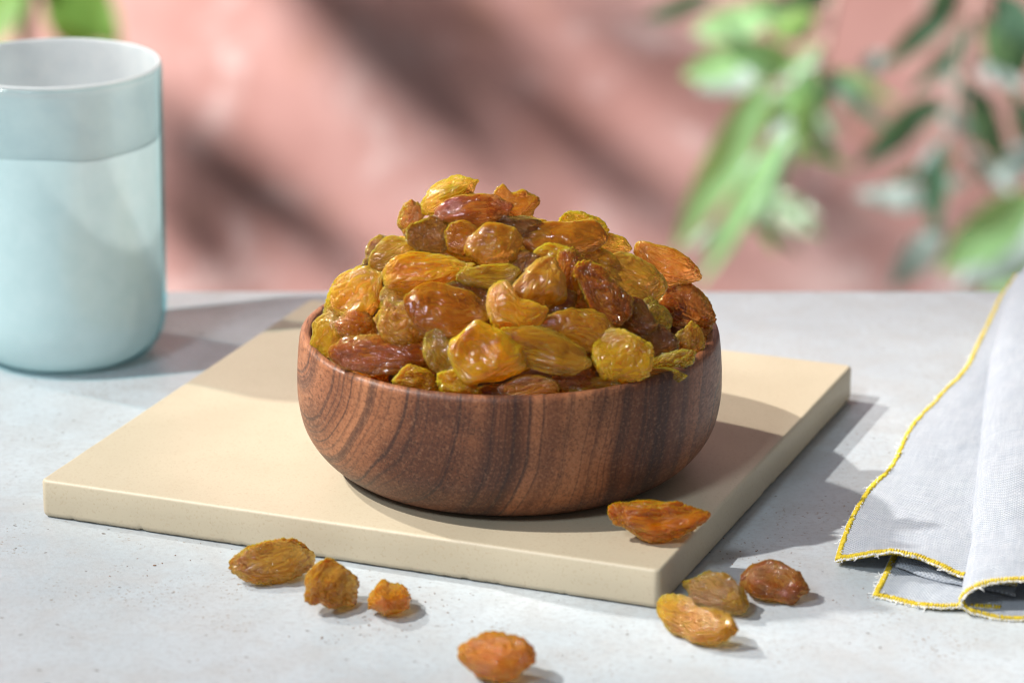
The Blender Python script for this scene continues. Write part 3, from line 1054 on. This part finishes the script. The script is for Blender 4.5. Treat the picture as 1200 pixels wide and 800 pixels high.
# ================================================================== PLANTS
def leaf_mesh(L, W, bend=.12, fold=.22, nx=22, ny=8, thick=.035, tipshape=1.0, seed=0):
    V, F = [], []
    rs = np.random.RandomState(seed)
    tw = rs.uniform(-.35, .35)
    for i in range(nx + 1):
        t = i / nx
        w = W / 2 * max(.03, (math.sin(math.pi * t ** (.85 * tipshape)) ** .85))
        zc = -bend * L * (t * t) + .02 * L * math.sin(t * 9 + seed)
        for j in range(ny + 1):
            s = j / ny * 2 - 1
            y = s * w
            z = zc + fold * abs(s) ** 1.3 * w + .02 * W * math.sin(t * 14 + s * 2 + seed)
            a = tw * t
            V.append((t * L, y * math.cos(a) - (z - zc) * math.sin(a), zc + y * math.sin(a) + (z - zc) * math.cos(a)))
    n = len(V)
    for i in range(nx):
        for j in range(ny):
            a = i * (ny + 1) + j
            F.append((a, a + ny + 1, a + ny + 2, a + 1))
    return V, F

def leaf_between(parent, org, A, B, W, roll, mat, bend=.10, seed=0, face=CAMB):
    A, B = np.asarray(A), np.asarray(B)
    L = np.linalg.norm(B - A)
    V, F = leaf_mesh(L, W, bend, seed=seed)
    V = np.array(V)
    V[:, 2] -= V[-1, 2] * V[:, 0] / L            # chord on the axis
    o = link('leaf', make_mesh('leaf', V, F), mat, parent, loc=A - org)
    a = (B - A) / L
    up = face - a * (face @ a); up /= np.linalg.norm(up)
    sd = np.cross(up, a)
    orient(o, a, up * math.cos(R(roll)) + sd * math.sin(R(roll)))
    return o

def branch(name, label, cat, stem_px, leaves, Y, stem_r=.14, group=None, shade=(), extra=0, mats=()):
    pts = [at_y(x, y, Y + dy) for x, y, dy in stem_px]
    org = pts[0].copy()
    root = empty(name, org)
    tag(root, label, cat, group)
    P = np.array(pts)
    A = np.concatenate([2 * P[:1] - P[1:2], P, 2 * P[-1:] - P[-2:-1]])
    path = []
    for i in range(1, len(A) - 2):
        for k in range(8):
            path.append(cr(A[i - 1], A[i], A[i + 1], A[i + 2], k / 8))
    path.append(A[-2])
    path = np.array(path)
    V, F = tube(path - org, np.linspace(stem_r, stem_r * .5, len(path)), 8)
    link('stem', make_mesh('stem', V, F), M_TWIG, root)
    for k, (x0, y0, x1, y1, w, roll, m, dy) in enumerate(leaves):
        B0, T = at_y(x0, y0, Y + dy), at_y(x1, y1, Y + dy + rnd.uniform(-2, 2))
        # join every leaf to the stem by its own stalk
        q = path[np.argmin(np.linalg.norm(path - B0, axis=1))]
        cmpx = np.linalg.norm(B0 - CAM) / FPX
        lf = leaf_between(root, org, B0, T, w * cmpx, roll, m, rnd.uniform(.02, .12), seed=k)
        mid = (q + B0) / 2 + np.array([0, 0, -.15])
        V, F = tube(np.array([q, mid, B0 + (T - B0) * .05]) - org, [.06, .05, .05], 5)
        link('leaf_stalk', make_mesh('leaf_stalk', V, F), M_TWIG, root)
    for k in range(extra):
        q = path[int((.28 + .70 * rnd.random()) * (len(path) - 1))]
        ang = R(rnd.choice((-1, 1)) * rnd.uniform(20, 75) - 90)
        Lf = rnd.uniform(2.6, 5.8)
        B0 = q + (CAMR * math.cos(ang) + CAMU * math.sin(ang)) * .35
        T = q + (CAMR * math.cos(ang) + CAMU * math.sin(ang)) * Lf + np.array([0, rnd.uniform(-2.5, 2.5), 0])
        leaf_between(root, org, B0, T, Lf * rnd.uniform(.17, .24), rnd.choice((10, -25, 30, 165, 190)), rnd.choice(mats), rnd.uniform(.02, .12), seed=200 + k)
        V, F = tube(np.array([q, (q + B0) / 2, B0 + (T - B0) * .05]) - org, [.06, .05, .05], 5)
        link('leaf_stalk', make_mesh('leaf_stalk', V, F), M_TWIG, root)
    # unseen leaves added above the frame, on the wall lamp's rays, to shade the wall
    for k, (x0, y0, x1, y1, w) in enumerate(shade):
        W0, W1 = at_y(x0, y0, WY), at_y(x1, y1, WY)
        t = .24 + .03 * (k % 3)
        A, B = W0 + (WL - W0) * t, W1 + (WL - W1) * t
        fc = WL - (A + B) / 2; fc /= np.linalg.norm(fc)
        leaf_between(root, org, A, B, w * (1 - t) * np.linalg.norm(W0 - CAM) / FPX, 0, M_BROAD, .05, 60 + k, fc)
        q = path[np.argmin(np.linalg.norm(path - A, axis=1))]
        V, F = tube(np.array([q, (q + A) / 2 + (0, 0, 1.5), A]) - org, [.25, .2, .12], 6)
        link('leaf_stalk', make_mesh('leaf_stalk', V, F), M_TWIG, root)

O, YL = M_OLIVE, M_LIGHTLEAF
branch('olive_branch', 'blurred pale green olive branch hanging down right of centre', 'branch',
  [(1000, -160, 0), (985, -40, 0), (965, 60, 0), (945, 130, 1), (905, 205, 2), (868, 245, 2), (840, 275, 2)],
  [(880, 60, 800, 90, 40, 10, YL, 0), (905, 20, 812, 40, 44, -15, YL, 1), (840, -8, 752, 24, 24, 15, O, -2), (900, 78, 815, 105, 36, 170, O, 2),
   (930, 70, 850, 60, 40, 20, YL, -1), (950, 40, 880, -5, 42, -20, YL, 1), (960, 60, 905, 95, 36, 150, O, 1), (955, 20, 900, 40, 38, 15, YL, -2),
   (915, 95, 850, 30, 34, 160, O, 0), (975, -10, 900, 10, 36, 25, O, -1),
   (900, 90, 790, 296, 48, 10, YL, -3), (925, 150, 818, 335, 34, -20, YL, -2), (948, 80, 935, 196, 34, 10, YL, -2), (935, 120, 905, 190, 34, 165, O, 1),
   (905, 205, 884, 268, 30, 10, O, 1), (960, 90, 968, 130, 26, 20, O, 1), (925, 100, 868, 165, 34, 20, YL, 2), (900, 180, 862, 225, 26, 160, O, 0)],
  130, .22, 'olive branches hanging before the wall', extra=20, mats=(YL, YL, O))
branch('olive_branch', 'blurred dark green and silver olive branch hanging at the right side', 'branch',
  [(1160, -160, 0), (1150, -30, 0), (1132, 60, 0), (1120, 120, 0), (1135, 185, 1), (1180, 250, 1)],
  [(1125, 0, 1030, 82, 30, 10, O, 0), (1040, 66, 1008, 82, 26, 170, O, 0), (1098, 112, 1002, 196, 36, 15, O, -2), (1110, 232, 1003, 228, 32, 170, O, 0), (1098, 165, 1094, 274, 32, -10, O, -1),
   (1108, 262, 1042, 338, 38, 165, O, 1), (1132, 95, 1182, 205, 36, 10, O, -1), (1150, 20, 1192, 120, 40, 15, O, 1), (1165, -10, 1215, 60, 44, -10, O, 0),
   (1205, 20, 1180, 110, 36, 20, O, 2), (1215, 225, 1100, 318, 60, 12, YL, -4), (1220, 262, 1120, 338, 56, 165, O, -3), (1210, 165, 1172, 222, 34, 170, O, 0),
   (1130, 120, 1112, 60, 26, 160, O, 0), (1125, -30, 1085, 18, 34, 20, O, 1), (1215, 290, 1150, 345, 52, 10, YL, -2), (1140, 150, 1100, 130, 24, 170, O, 0), (1190, 110, 1212, 190, 34, 15, O, 2)],
  128, .22, 'olive branches hanging before the wall', extra=12, mats=(O,))
branch('leafy_plant', 'blurred green broad leaved plant at the top left corner', 'plant',
  [(-140, -640, 0), (-60, -420, 0), (10, -200, 0), (32, -60, 0), (30, 30, 0), (28, 90, 0)],
  [(40, -60, 140, 60, 74, 20, M_BROAD, 0), (25, -40, -30, 70, 60, -15, M_BROAD, 0), (60, -40, 110, 75, 60, -25, M_BROAD, 2)],
  165, 1.0, shade=[(290, -90, 640, 230, 100), (400, -90, 700, 150, 70), (360, -20, 520, 170, 90), (130, 100, 460, 345, 75), (140, 180, 310, 350, 80), (620, -60, 860, 120, 45), (560, 100, 860, 290, 50), (880, 180, 1060, 320, 60)])
